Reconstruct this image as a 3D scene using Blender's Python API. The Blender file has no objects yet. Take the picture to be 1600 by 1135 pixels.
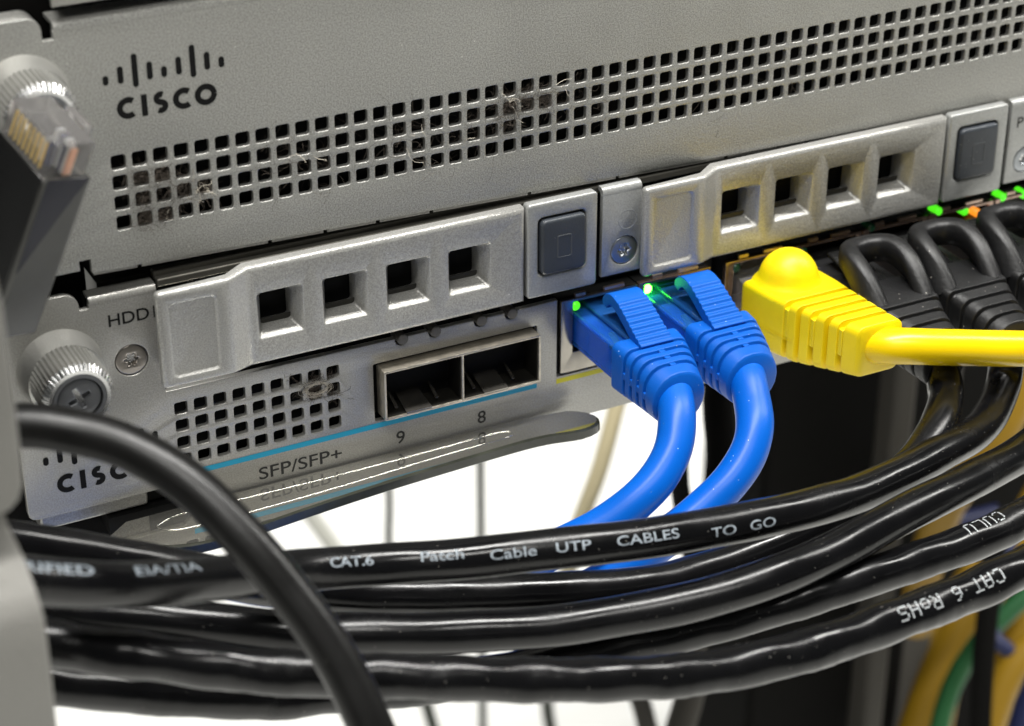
import bpy, bmesh, math, random
from mathutils import Vector, Matrix, Euler

random.seed(7)
S = 0.001                      # every length below is in millimetres
scene = bpy.context.scene
col = scene.collection

# ------------------------------------------------------------------ camera
cam_d = bpy.data.cameras.new('camera')
cam = bpy.data.objects.new('camera', cam_d); col.objects.link(cam)
cam.location = (-79.294*S, -285.115*S, 121.712*S)
cam.rotation_euler = (1.0747, 0.0010, -0.4760)
cam_d.sensor_width = 36.0
cam_d.lens = 36.0*3270/1600
cam_d.clip_start = 0.01; cam_d.clip_end = 30
cam_d.dof.use_dof = True
cam_d.dof.focus_distance = 0.346
cam_d.dof.aperture_fstop = 21
scene.camera = cam
CAM = Vector((-79.294, -285.115, 121.712))

# ------------------------------------------------------------------ world and lamps
world = bpy.data.worlds.new('World'); scene.world = world
world.use_nodes = True
world.node_tree.nodes['Background'].inputs[0].default_value = (0.93, 1.0, 0.97, 1)
world.node_tree.nodes['Background'].inputs[1].default_value = 0.06

def area(name, loc, target, size, size_y, power, color=(1, 1, 1)):
    d = bpy.data.lights.new(name, 'AREA'); d.shape = 'RECTANGLE'
    d.size = size; d.size_y = size_y; d.energy = power; d.color = color
    o = bpy.data.objects.new(name, d); col.objects.link(o)
    o.location = loc
    o.rotation_euler = (Vector(target) - Vector(loc)).to_track_quat('-Z', 'Y').to_euler()
    return o
area('ceiling_lamp', (-0.25, -0.70, 1.12), (0.05, -0.02, -0.03), 0.8, 0.09, 7.8, (1.0, 0.985, 0.94))
area('far_aisle_lamp', (1.25, -0.14, 0.85), (1.25, -0.14, 0.0), 1.3, 0.10, 16.0, (1.0, 0.985, 0.94))
area('overhead_lamp', (0.06, -0.13, 1.30), (0.06, -0.04, -0.03), 1.2, 0.12, 36, (1.0, 0.985, 0.95))
area('front_fill_light', (-0.75, -1.0, 0.75), (0.05, 0, -0.03), 0.8, 0.8, 1.2, (1.0, 0.98, 0.93))  # weak soft fill added from the front, not a real fixture
area('rear_floor_fill', (0.36, 0.92, 0.10), (0.34, 0.80, -0.42), 0.7, 0.5, 2.4, (1.0, 0.98, 0.95))  # added low behind the rack, out of view, to brighten the floor

scene.view_settings.view_transform = 'Standard'
scene.view_settings.look = 'None'
scene.view_settings.exposure = 0
scene.view_settings.gamma = 1
scene.cycles.max_bounces = 8
scene.cycles.sample_clamp_indirect = 6

# ------------------------------------------------------------------ materials
def new_mat(name):
    m = bpy.data.materials.new(name); m.use_nodes = True
    nt = m.node_tree
    return m, nt, nt.nodes['Principled BSDF']

def mat(name, color, rough=0.5, metal=0.0, spec=0.5, var=0.0, vscale=300, bump=0.0, bscale=2500,
        dust=0.0, dscale=900, dcol=(0.6, 0.58, 0.52), trans=0.0, coat=0.0, rvar=0.0, sparkle=0.0, emit=None, estr=0, ior=1.46, alpha=1.0, sss=0.0):
    m, nt, b = new_mat(name)
    N = nt.nodes.new; L = nt.links.new
    tc = N('ShaderNodeTexCoord')
    base = None
    b.inputs['Base Color'].default_value = (*color, 1)
    b.inputs['Roughness'].default_value = rough
    b.inputs['Metallic'].default_value = metal
    b.inputs['Specular IOR Level'].default_value = spec
    b.inputs['Transmission Weight'].default_value = trans
    b.inputs['IOR'].default_value = ior
    b.inputs['Coat Weight'].default_value = coat
    b.inputs['Alpha'].default_value = alpha
    if sss:
        b.inputs['Subsurface Weight'].default_value = sss
        b.inputs['Subsurface Radius'].default_value = (0.002, 0.002, 0.002)
    if emit:
        b.inputs['Emission Color'].default_value = (*emit, 1)
        b.inputs['Emission Strength'].default_value = estr
    cur = None
    if var:
        n = N('ShaderNodeTexNoise'); n.inputs['Scale'].default_value = vscale; n.inputs['Detail'].default_value = 6
        L(tc.outputs['Object'], n.inputs['Vector'])
        mr = N('ShaderNodeMapRange'); mr.inputs[1].default_value = 0.3; mr.inputs[2].default_value = 0.7
        mr.inputs[3].default_value = 1 - var; mr.inputs[4].default_value = 1 + var
        L(n.outputs['Fac'], mr.inputs[0])
        mx = N('ShaderNodeVectorMath'); mx.operation = 'SCALE'; mx.inputs[0].default_value = color
        L(mr.outputs[0], mx.inputs['Scale']); cur = mx.outputs[0]
    if sparkle:
        n = N('ShaderNodeTexNoise'); n.inputs['Scale'].default_value = 4200; n.inputs['Detail'].default_value = 1
        L(tc.outputs['Object'], n.inputs['Vector'])
        mr = N('ShaderNodeMapRange'); mr.inputs[1].default_value = 0.36; mr.inputs[2].default_value = 0.66
        mr.inputs[3].default_value = 1 - sparkle; mr.inputs[4].default_value = 1 + sparkle
        L(n.outputs['Fac'], mr.inputs[0])
        mx = N('ShaderNodeVectorMath'); mx.operation = 'SCALE'
        if cur is None: mx.inputs[0].default_value = color
        else: L(cur, mx.inputs[0])
        L(mr.outputs[0], mx.inputs['Scale']); cur = mx.outputs[0]
    if dust:
        v = N('ShaderNodeTexVoronoi'); v.inputs['Scale'].default_value = dscale
        L(tc.outputs['Object'], v.inputs['Vector'])
        n2 = N('ShaderNodeTexNoise'); n2.inputs['Scale'].default_value = 140
        L(tc.outputs['Object'], n2.inputs['Vector'])
        ml = N('ShaderNodeMath'); ml.operation = 'MULTIPLY'; ml.inputs[1].default_value = dust
        L(n2.outputs['Fac'], ml.inputs[0])
        lt = N('ShaderNodeMath'); lt.operation = 'LESS_THAN'
        L(v.outputs['Distance'], lt.inputs[0]); L(ml.outputs[0], lt.inputs[1])
        mix = N('ShaderNodeMix'); mix.data_type = 'RGBA'
        L(lt.outputs[0], mix.inputs[0])
        if cur is None: mix.inputs[6].default_value = (*color, 1)
        else: L(cur, mix.inputs[6])
        mix.inputs[7].default_value = (*dcol, 1)
        cur = mix.outputs[2]
    if cur is not None: L(cur, b.inputs['Base Color'])
    if rvar:
        n = N('ShaderNodeTexNoise'); n.inputs['Scale'].default_value = 120; n.inputs['Detail'].default_value = 4
        L(tc.outputs['Object'], n.inputs['Vector'])
        mr = N('ShaderNodeMapRange'); mr.inputs[1].default_value = 0.3; mr.inputs[2].default_value = 0.7
        mr.inputs[3].default_value = max(0.02, rough - rvar); mr.inputs[4].default_value = rough + rvar
        L(n.outputs['Fac'], mr.inputs[0]); L(mr.outputs[0], b.inputs['Roughness'])
    if bump:
        n = N('ShaderNodeTexNoise'); n.inputs['Scale'].default_value = bscale; n.inputs['Detail'].default_value = 3
        L(tc.outputs['Object'], n.inputs['Vector'])
        bp = N('ShaderNodeBump'); bp.inputs['Strength'].default_value = bump; bp.inputs['Distance'].default_value = 0.0003
        L(n.outputs['Fac'], bp.inputs['Height']); L(bp.outputs[0], b.inputs['Normal'])
    return m

M = {}
M['plate'] = mat('silver_grey_painted_steel', (0.365, 0.362, 0.34), 0.34, 0.45, 0.5, 0.07, 28, 0.34, 2300, sparkle=0.24, dust=0.06, dscale=330, dcol=(0.75, 0.74, 0.70), rvar=0.06)
M['plate2'] = mat('warm_grey_painted_steel', (0.35, 0.343, 0.32), 0.30, 0.45, 0.5, 0.06, 28, 0.16, 2300, sparkle=0.14)
M['carrier'] = mat('grained_silver_plastic', (0.385, 0.38, 0.36), 0.33, 0.4, 0.5, 0.05, 40, 0.30, 2300, sparkle=0.15, dust=0.07, dscale=360, dcol=(0.8, 0.79, 0.75))
M['bezel'] = mat('cool_silver_plastic', (0.37, 0.375, 0.365), 0.34, 0.4, 0.5, 0.05, 40, 0.16, 2600, sparkle=0.10)
M['chassis'] = mat('dark_chassis_metal', (0.05, 0.048, 0.042), 0.45, 0.6, 0.5, 0.2, 90)
M['lipgrey'] = mat('bare_grey_metal', (0.20, 0.19, 0.165), 0.4, 0.6, 0.5, 0.2, 90)
M['black'] = mat('black_interior', (0.004, 0.004, 0.004), 0.7, 0, 0.2)
M['ink'] = mat('dark_grey_print', (0.007, 0.007, 0.007), 0.6, 0, 0.15, 0.15, 900)
M['ink2'] = mat('grey_print', (0.030, 0.030, 0.030), 0.6, 0, 0.15)
M['cyan'] = mat('cyan_print', (0.0, 0.30, 0.50), 0.45, 0, 0.4)
M['yellowprint'] = mat('yellow_print', (0.55, 0.50, 0.02), 0.45, 0, 0.4)
M['button'] = mat('slate_button_plastic', (0.040, 0.046, 0.055), 0.40, 0, 0.5, 0.1, 200, 0.12, 2500, dust=0.10, dscale=1300)
M['button_sym'] = mat('worn_button_symbol', (0.062, 0.067, 0.073), 0.5)
M['screw'] = mat('zinc_screw_metal', (0.30, 0.275, 0.245), 0.30, 0.9, 0.5)
M['screwcool'] = mat('steel_screw_metal', (0.36, 0.38, 0.40), 0.30, 0.9, 0.5)
M['knurl'] = mat('bead_blasted_aluminium', (0.46, 0.455, 0.43), 0.42, 0.85, 0.5, 0.05, 300, 0.25, 2200)
M['chrome'] = mat('polished_metal', (0.78, 0.78, 0.78), 0.18, 1.0, 0.5)
M['screwhead'] = mat('dark_screw_head', (0.16, 0.165, 0.175), 0.30, 0.8, 0.5)
M['cage'] = mat('nickel_cage_metal', (0.46, 0.42, 0.35), 0.36, 0.9, 0.5, 0.18, 500, 0.3, 1800, dust=0.16, dscale=1500, dcol=(0.5, 0.45, 0.36))
M['tunnel'] = mat('shade_dark_tunnel_metal', (0.012, 0.011, 0.009), 0.5, 0.3, 0.4, 0.3, 400)  # near-black colour stands for the shade inside the port cage
M['jackmetal'] = mat('bright_jack_metal', (0.34, 0.32, 0.285), 0.22, 0.95, 0.5, 0.2, 250)
M['tabmetal'] = mat('copper_tinted_tab', (0.62, 0.47, 0.38), 0.3, 0.8, 0.5, 0.2, 300)
M['jackcopper'] = mat('copper_tinted_jack_metal', (0.36, 0.26, 0.21), 0.24, 0.9, 0.5, 0.3, 250)
M['pipe'] = mat('grey_light_pipe', (0.075, 0.07, 0.062), 0.35, 0, 0.5, 0.2, 800)
M['clear'] = mat('smoky_glossy_plastic', (0.60, 0.585, 0.53), 0.03, 0.92, 0.7)
M['trayedge'] = mat('dark_edge_plastic', (0.035, 0.037, 0.028), 0.16, 0, 0.6, 0.3, 200)
M['clearplug'] = mat('clear_plug_plastic', (0.97, 0.94, 0.92), 0.04, 0, 0.8, trans=0.92, ior=1.36)
M['blue'] = mat('blue_boot_rubber', (0.002, 0.088, 0.43), 0.42, 0, 0.26, 0.06, 200, 0.10, 1500, dust=0.11, dscale=760, dcol=(0.5, 0.6, 0.75))
M['bluecable'] = mat('blue_cable_jacket', (0.001, 0.094, 0.47), 0.34, 0, 0.26, 0.05, 90, 0.04, 900, dust=0.10, dscale=700, dcol=(0.5, 0.6, 0.75))
M['blueclear'] = mat('translucent_blue_plug', (0.04, 0.26, 0.92), 0.08, 0, 0.6, trans=0.75, ior=1.42)
M['bluecore'] = mat('blue_plug_core', (0.012, 0.14, 0.60), 0.35)
M['copper'] = mat('copper_contacts', (0.85, 0.48, 0.32), 0.3, 0.4)
M['gold'] = mat('gold_contacts', (0.92, 0.66, 0.24), 0.3, 0.55)
M['yellow'] = mat('yellow_boot_rubber', (0.82, 0.61, 0.002), 0.42, 0, 0.4, 0.04, 200, 0.10, 1500, dust=0.03, dscale=500, dcol=(0.3, 0.25, 0.02))
M['yellowcable'] = mat('yellow_cable_jacket', (0.84, 0.58, 0.002), 0.28, 0, 0.45, 0.04, 100, 0.03, 800)
M['blackcable'] = mat('black_cable_jacket', (0.0030, 0.0030, 0.0034), 0.22, 0, 0.42, 0.2, 200, 0.10, 420, dust=0.11, dscale=820, dcol=(0.22, 0.21, 0.19), rvar=0.08)
M['mattecable'] = mat('matte_black_cable_jacket', (0.0045, 0.0044, 0.0042), 0.34, 0, 0.4, 0.15, 200, 0.08, 1200, dust=0.03, dscale=300, dcol=(0.2, 0.19, 0.16), rvar=0.05)
M['blackboot'] = mat('black_boot_rubber', (0.008, 0.008, 0.0085), 0.42, 0, 0.45, 0.2, 300, 0.2, 1500, dust=0.11, dscale=480, dcol=(0.35, 0.33, 0.3))
M['darkboot'] = mat('charcoal_plug_and_shade', (0.008, 0.008, 0.008), 0.22, 0, 0.5, 0.15, 200)  # dark plug parts, also the painted shade on the loose plug's sleeve
M['greysleeve'] = mat('smoky_grey_sleeve', (0.075, 0.075, 0.07), 0.22, 0, 0.5, 0.1, 150)
M['navy'] = mat('navy_inner_jacket', (0.003, 0.004, 0.016), 0.2)
M['cabletext'] = mat('pale_grey_cable_print', (0.24, 0.27, 0.30), 0.5, 0, 0.3, 0.4, 1500)
M['cabletext2'] = mat('white_inkjet_print', (0.62, 0.65, 0.67), 0.5, 0, 0.3)
M['bracket'] = mat('grey_bracket_paint', (0.21, 0.205, 0.19), 0.45, 0.2, 0.5, 0.05, 60, 0.3, 1300, dust=0.02, dscale=300)
M['lint'] = mat('grey_brown_lint', (0.075, 0.063, 0.052), 0.9, 0, 0.1)
M['lintlight'] = mat('pale_lint', (0.60, 0.55, 0.46), 0.8, 0, 0.1)
M['ledgreen_glint'] = mat('lit_green_led_and_glint', (0.05, 0.4, 0.02), 0.3, emit=(0.10, 1.0, 0.015), estr=0.9)  # lit port LEDs, and one glowing spot that stands for a reflection
M['ledbright'] = mat('bright_green_led', (0.05, 0.4, 0.02), 0.3, emit=(0.07, 1.0, 0.03), estr=30)
M['ledamber'] = mat('lit_amber_led', (0.4, 0.15, 0.02), 0.3, emit=(1.0, 0.30, 0.02), estr=1.1)
M['ledoff'] = mat('unlit_green_led', (0.01, 0.06, 0.03), 0.3)
M['floor'] = mat('pale_floor_vinyl', (0.82, 0.82, 0.79), 0.45, 0, 0.4, 0.04, 12)
M['post_black'] = mat('black_rack_steel', (0.004, 0.0038, 0.0033), 0.8, 0.0, 0.1)
M['post_brown'] = mat('brown_grey_rack_steel', (0.055, 0.051, 0.044), 0.7, 0.0, 0.2)
M['post_grey'] = mat('grey_rack_steel', (0.065, 0.061, 0.054), 0.7, 0.0, 0.2)
M['post_green'] = mat('dark_green_grey_rod', (0.05, 0.055, 0.045), 0.5)
M['ochre'] = mat('ochre_cable_jacket', (0.27, 0.155, 0.006), 0.5)
M['bgreen'] = mat('green_cable_jacket', (0.015, 0.10, 0.03), 0.5)
M['bgblue'] = mat('dark_blue_cable_jacket', (0.01, 0.015, 0.06), 0.5)
M['palegrey'] = mat('pale_grey_cable_jacket', (0.45, 0.45, 0.40), 0.5)
M['beige'] = mat('beige_cable_jacket', (0.55, 0.48, 0.30), 0.5)

# ------------------------------------------------------------------ mesh helpers
def empty(name, loc, label=None, cat=None, group=None):
    o = bpy.data.objects.new(name, None); col.objects.link(o)
    o.location = Vector(loc)*S; o.empty_display_size = 0.005
    tag(o, label, cat, group)
    return o

def tag(o, label=None, cat=None, group=None, kind=None):
    if label: o['label'] = label
    if cat: o['category'] = cat
    if group: o['group'] = group
    if kind: o['kind'] = kind
    return o

def world_of(o):
    v = Vector((0, 0, 0))
    while o is not None:
        v += o.location; o = o.parent
    return v

def link(name, me, material, parent=None):
    o = bpy.data.objects.new(name, me); col.objects.link(o)
    if material: me.materials.append(M[material])
    if parent is not None:
        o.parent = parent
        o.location = -world_of(parent)
    return o

class MB:
    def __init__(s): s.v = []; s.f = []
    def add(s, vs, fs):
        k = len(s.v); s.v += [tuple(p) for p in vs]; s.f += [tuple(i+k for i in f) for f in fs]; return s
    def box(s, x0, x1, y0, y1, z0, z1):
        return s.add([(x0,y0,z0),(x1,y0,z0),(x1,y1,z0),(x0,y1,z0),(x0,y0,z1),(x1,y0,z1),(x1,y1,z1),(x0,y1,z1)],
                     [(0,3,2,1),(4,5,6,7),(0,1,5,4),(1,2,6,5),(2,3,7,6),(3,0,4,7)])
    def obox(s, o, ax, ay, az, a0, a1, b0, b1, c0, c1):
        pts = [o+ax*a+ay*b+az*c for c in (c0,c1) for a,b in ((a0,b0),(a1,b0),(a1,b1),(a0,b1))]
        return s.add(pts, [(0,3,2,1),(4,5,6,7),(0,1,5,4),(1,2,6,5),(2,3,7,6),(3,0,4,7)])
    def loft(s, rings, cap=True):
        n = len(rings[0]); vs = [p for r in rings for p in r]; fs = []
        for i in range(len(rings)-1):
            for j in range(n):
                fs.append((i*n+j, i*n+(j+1) % n, (i+1)*n+(j+1) % n, (i+1)*n+j))
        if cap:
            fs.append(tuple(range(n-1, -1, -1))); m = (len(rings)-1)*n; fs.append(tuple(range(m, m+n)))
        return s.add(vs, fs)
    def lathe(s, prof, cx, cz, n=48, rf=None, cap=True):
        # profile of (y, r) about an axis parallel to y
        rings = []
        for i, (y, r) in enumerate(prof):
            ring = []
            for j in range(n):
                a = 2*math.pi*j/n; rr = r if rf is None else rf(i, j, r)
                ring.append((cx+rr*math.cos(a), y, cz+rr*math.sin(a)))
            rings.append(ring)
        return s.loft(rings, cap)
    def build(s, name, material, parent=None, smooth=35, bevel=0, seg=2, merge=True, blim=30):
        me = bpy.data.meshes.new(name)
        me.from_pydata([(x*S, y*S, z*S) for x, y, z in s.v], [], s.f)
        bm = bmesh.new(); bm.from_mesh(me)
        if merge: bmesh.ops.remove_doubles(bm, verts=bm.verts, dist=1e-6)
        bmesh.ops.recalc_face_normals(bm, faces=bm.faces)
        bm.to_mesh(me); bm.free()
        finish(me, smooth)
        o = link(name, me, material, parent)
        if bevel:
            b = o.modifiers.new('bevel', 'BEVEL'); b.width = bevel*S; b.segments = seg
            b.limit_method = 'ANGLE'; b.angle_limit = math.radians(blim); b.harden_normals = False
        return o

def finish(me, smooth):
    if smooth:
        me.polygons.foreach_set('use_smooth', [True]*len(me.polygons))
        me.set_sharp_from_angle(angle=math.radians(smooth))
    me.update()

def rrect(x0, x1, z0, z1, r, k=4):
    """rounded rectangle outline, counter-clockwise"""
    pts = []
    for cx, cz, a0 in ((x1-r, z0+r, -90), (x1-r, z1-r, 0), (x0+r, z1-r, 90), (x0+r, z0+r, 180)):
        for i in range(k+1):
            a = math.radians(a0+90*i/k); pts.append((cx+r*math.cos(a), cz+r*math.sin(a)))
    return pts

def plate(name, outline, holes, yf, th, material, parent, bevel=0.15, res=1, smooth=40, ymap=None):
    """flat plate in the xz plane, front at y=yf, with holes and softly rounded edges"""
    cu = bpy.data.curves.new(name, 'CURVE'); cu.dimensions = '2D'; cu.fill_mode = 'BOTH'
    cu.extrude = max(1e-4, th/2-bevel); cu.bevel_depth = bevel; cu.bevel_resolution = res; cu.offset = -bevel
    for loop in [outline]+list(holes):
        sp = cu.splines.new('POLY'); sp.points.add(len(loop)-1); sp.use_cyclic_u = True
        for p, (x, z) in zip(sp.points, loop): p.co = (x, z, 0, 1)
    ob = bpy.data.objects.new(name, cu); col.objects.link(ob)
    dg = bpy.context.evaluated_depsgraph_get(); dg.update()
    me = bpy.data.meshes.new_from_object(ob.evaluated_get(dg))
    bpy.data.objects.remove(ob); bpy.data.curves.remove(cu)
    for v in me.vertices:
        x, z, t = v.co
        v.co = (x*S, (yf+th/2-t)*S, z*S)
    bm = bmesh.new(); bm.from_mesh(me)
    bmesh.ops.remove_doubles(bm, verts=bm.verts, dist=1e-6)
    bmesh.ops.recalc_face_normals(bm, faces=bm.faces); bm.to_mesh(me); bm.free()
    me.name = name; me.materials.clear(); finish(me, smooth)
    return link(name, me, material, parent)

def text2d(body, size, bold=0.0, spacing=1.0):
    cu = bpy.data.curves.new('text', 'FONT'); cu.body = body; cu.size = size; cu.offset = bold; cu.space_character = spacing
    ob = bpy.data.objects.new('text', cu); col.objects.link(ob)
    dg = bpy.context.evaluated_depsgraph_get(); dg.update()
    me = bpy.data.meshes.new_from_object(ob.evaluated_get(dg))
    bpy.data.objects.remove(ob); bpy.data.curves.remove(cu)
    return me

def panel_text(name, body, x0, x1, zb, cap, material, parent, y=-0.05, bold=0.0):
    me = text2d(body, 1.0, bold)
    xs = [v.co.x for v in me.vertices]; ys = [v.co.y for v in me.vertices]
    a, b, c, d = min(xs), max(xs), min(ys), max(ys)
    for v in me.vertices:
        v.co = ((x0+(v.co.x-a)/(b-a)*(x1-x0))*S, y*S, (zb+(v.co.y-c)/(d-c)*cap)*S)
    me.materials.clear()
    return link(name, me, material, parent)

def ribbon(path, w):
    """flat stroke of width w along a 2D polyline, as a list of quads"""
    n = len(path); L = []; R = []
    for i in range(n):
        a = Vector(path[max(i-1, 0)]); b = Vector(path[min(i+1, n-1)])
        t = (b-a).normalized(); nn = Vector((-t.y, t.x)); p = Vector(path[i])
        L.append(p+nn*w/2); R.append(p-nn*w/2)
    return L+R, [(i, i+1, n+i+1, n+i) for i in range(n-1)]

def arc(cx, cz, rx, rz, a0, a1, n=18):
    return [(cx+rx*math.cos(math.radians(a0+(a1-a0)*i/n)), cz+rz*math.sin(math.radians(a0+(a1-a0)*i/n))) for i in range(n+1)]

def logo(parent, ox, oz, y=-0.05):
    """nine upright bars over the five-letter word, printed on a faceplate; ox, oz = lower left of the letter row"""
    hs = [(0.4, 11.2, 12.7), (2.7, 11.1, 13.8), (4.95, 10.2, 15.4), (7.2, 11.0, 13.8), (9.4, 11.0, 12.7), (11.7, 11.0, 13.8), (13.9, 10.2, 15.3), (16.15, 11.0, 13.8), (18.4, 11.0, 12.7)]
    for x, z0, z1 in hs:
        mb = MB(); pts = [(ox+px, y, oz+pz) for px, pz in rrect(x-0.45, x+0.45, z0, z1, 0.44, 5)]
        mb.add(pts, [tuple(range(len(pts)))]).build('logo_bar', 'ink', parent, smooth=0)
    w = 0.92; zc = 7.15; R = 1.25
    letters = [
        [arc(3.45, zc, R+.05, R, 52, 308, 24)],
        [[(5.95, 5.45), (5.95, 8.85)]],
        [arc(8.55, zc+.66, .68, .62, 60, 270, 14)[:-1]+arc(8.45, zc-.62, .72, .66, 90, -125, 14)],
        [arc(12.15, zc, R+.05, R, 52, 308, 24)],
        [arc(15.6, zc, R+.05, R, 0, 360, 32)],
    ]
    for strokes in letters:
        mb = MB()
        for p in strokes:
            v, f = ribbon(p, w); mb.add([(ox+a, y, oz+b) for a, b in v], f)
        mb.build('logo_letter', 'ink', parent, smooth=0)

def catmull(P, step):
    P = [Vector(p) for p in P]; out = []
    Q = [P[0]*2-P[1]]+P+[P[-1]*2-P[-2]]
    for i in range(1, len(Q)-2):
        p0, p1, p2, p3 = Q[i-1:i+3]
        n = max(2, int((p2-p1).length/step))
        for j in range(n):
            t = j/n
            out.append(0.5*((2*p1)+(p2-p0)*t+(2*p0-5*p1+4*p2-p3)*t*t+(3*p1-p0-3*p2+p3)*t**3))
    out.append(P[-1].copy())
    for _ in range(3):       # relax
        out = [out[0]]+[(out[i-1]+out[i]*2+out[i+1])/4 for i in range(1, len(out)-1)]+[out[-1]]
    return out

def frames(pts):
    T = [(pts[min(i+1, len(pts)-1)]-pts[max(i-1, 0)]).normalized() for i in range(len(pts))]
    n = T[0].orthogonal().normalized(); fr = []
    for t in T:
        n = (n-t*n.dot(t)).normalized(); fr.append((t, n, t.cross(n)))
    return fr

def tube(name, P, r, material, parent, n=20, step=1.2, wob=0.0, lam=9.0, lobes=2, bumps=0.0, seed=0, taper=None):
    pts = catmull(P, step); fr = frames(pts); rings = []; s = 0; rnd = random.Random(seed)
    ph = rnd.uniform(0, 6.28)
    for i, (p, (t, a, b)) in enumerate(zip(pts, fr)):
        if i: s += (p-pts[i-1]).length
        ring = []
        for j in range(n):
            th = 2*math.pi*j/n
            rr = r*(1+wob*math.cos(lobes*th-2*math.pi*s/lam+ph)+wob*.5*math.cos((lobes+1)*th+2*math.pi*s/(lam*1.7)+2*ph))
            if bumps: rr += r*bumps*math.sin(s*1.3+th*2+math.sin(s*.31)*3)
            if taper: rr *= taper(s)
            ring.append(p+(a*math.cos(th)+b*math.sin(th))*rr)
        rings.append(ring)
    mb = MB().loft(rings)
    o = mb.build(name, material, parent, smooth=60, merge=False)
    return o, pts

def tube_text(name, me2d, pts, r, s0, ang, material, parent, flip=False, scale=1.0, stretch=1.0):
    """lay flat 2D lettering onto a cable: s0 = start along the cable (mm), ang = degrees round from the side facing the viewer"""
    bm = bmesh.new(); bm.from_mesh(me2d)
    ys = [v.co.y for v in bm.verts]
    y = min(ys)
    while y < max(ys):
        bmesh.ops.bisect_plane(bm, geom=bm.verts[:]+bm.edges[:]+bm.faces[:], plane_co=(0, y, 0), plane_no=(0, 1, 0)); y += 0.12/scale*1.5
    mid = (min(ys)+max(ys))/2
    cum = [0]
    for i in range(1, len(pts)): cum.append(cum[-1]+(pts[i]-pts[i-1]).length)
    import bisect
    for v in bm.verts:
        u = v.co.x*scale*stretch; w = (v.co.y-mid)*scale
        if flip: w = -w
        s = s0+(-u if flip else u)
        i = min(max(bisect.bisect(cum, s)-1, 0), len(pts)-2)
        f = (s-cum[i])/(cum[i+1]-cum[i]); p = pts[i].lerp(pts[i+1], f)
        t = (pts[min(i+2, len(pts)-1)]-pts[max(i-1, 0)]).normalized()
        nrm = CAM-p; nrm = (nrm-t*nrm.dot(t)).normalized(); b = nrm.cross(t)
        if b.z < 0: b = -b
        a = math.radians(ang)+w/r
        q = p+(nrm*math.cos(a)+b*math.sin(a))*(r+0.09)
        v.co = q*S
    me = bpy.data.meshes.new(name); bm.to_mesh(me); bm.free()
    return link(name, me, material, parent)

DOT = {'C': '01110 10001 10000 10000 10000 10001 01110', 'A': '01110 10001 10001 11111 10001 10001 10001', 'T': '11111 00100 00100 00100 00100 00100 00100',
       '6': '00110 01000 10000 11110 10001 10001 01110', 'R': '11110 10001 10001 11110 10100 10010 10001', 'o': '00000 00000 01110 10001 10001 10001 01110',
       'H': '10001 10001 10001 11111 10001 10001 10001', 'S': '01111 10000 10000 01110 00001 00001 11110', '-': '00000 00000 00000 01110 00000 00000 00000',
       'U': '10001 10001 10001 10001 10001 10001 01110', 'L': '10000 10000 10000 10000 10000 10000 11111', ' ': '00000 '*7}
def dot_text(body, pitch=0.33, size=0.125):
    mb = bmesh.new(); x = 0
    for ch in body:
        rows = DOT[ch].split()
        for r in range(7):
            for c in range(5):
                if rows[r][c] == '1':
                    px, py = x+c*pitch, (6-r)*pitch
                    mb.faces.new([mb.verts.new((px+size*math.cos(k*math.pi/3), py+size*math.sin(k*math.pi/3), 0)) for k in range(6)])
        x += 6.3*pitch
    me = bpy.data.meshes.new('dots'); mb.to_mesh(me); mb.free(); return me

def hairs(name, material, parent, spots, rad=0.035, seed=1):
    """fine tangled fibres; spots = (x, y, z, spread, count, length)"""
    rnd = random.Random(seed); mb = MB()
    for x, y, z, sp, cnt, ln in spots:
        for _ in range(int(cnt*2.2)):
            p = Vector((x+rnd.gauss(0, sp), y+rnd.uniform(-.25, .7), z+rnd.gauss(0, sp*.8)))
            d = Vector((rnd.gauss(0, 1), rnd.gauss(0, .25), rnd.gauss(0, .8))).normalized(); pts = [p]
            k = 7; L = ln*rnd.uniform(.4, 1.3)
            for i in range(k):
                d = (d+Vector((rnd.gauss(0, .45), rnd.gauss(0, .25), rnd.gauss(0, .45)))).normalized()
                p = p+d*L/k; pts.append(p)
            rings = []
            for q, (t, a, b) in zip(pts, frames(pts)):
                rings.append([q+(a*math.cos(c)+b*math.sin(c))*rad for c in (0, 2.09, 4.19)])
            mb.loft(rings, False)
    o = mb.build(name, material, parent, smooth=0, merge=False); o['kind'] = 'stuff'
    return o

# ================================================================== SETTING
fl = MB(); fl.add([(-3000, -2500, -420), (4000, -2500, -420), (4000, 4000, -420), (-3000, 4000, -420)], [(0, 1, 2, 3)])
tag(fl.build('floor', 'floor', smooth=0), kind='structure')

# ================================================================== UPPER ROUTER
UR = empty('upper_router', (60, 10, -20), 'upper grey steel router with the wide four-row grille and printed logo', 'router', 'rack routers')
XR = 205
notch = [(-6.6, 19.4), (-8.2, 19.4)]
ear = [(-8.2, 20.6)]+[(-10.4+2.2*math.cos(math.radians(a)), 20.9+2.2*math.sin(math.radians(a))) for a in (0, 20, 40, 60, 80, 90)]+[(-26, 23.1)]
zb = lambda x: -18.3-(x+6)*0.0245
outline = [(-26, -17.6), (-6.4, -17.6), (-6.4, -16.0), (-4.6, -16.0), (-4.6, zb(-4.6)), (60, zb(60)), (120, zb(120)), (XR, zb(XR)), (XR, 20.6), (-6.6, 20.6)]+[(-6.6, 20.4)]+notch+ear
p = 3.3; hs = 2.34
holes = [rrect(c*p, c*p+hs, -r*p-hs, -r*p, 0.42, 3) for c in range(60) for r in range(4)]
fp = plate('faceplate', outline, holes, 0, 1.15, 'plate', UR, bevel=0.16, res=2)
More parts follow.
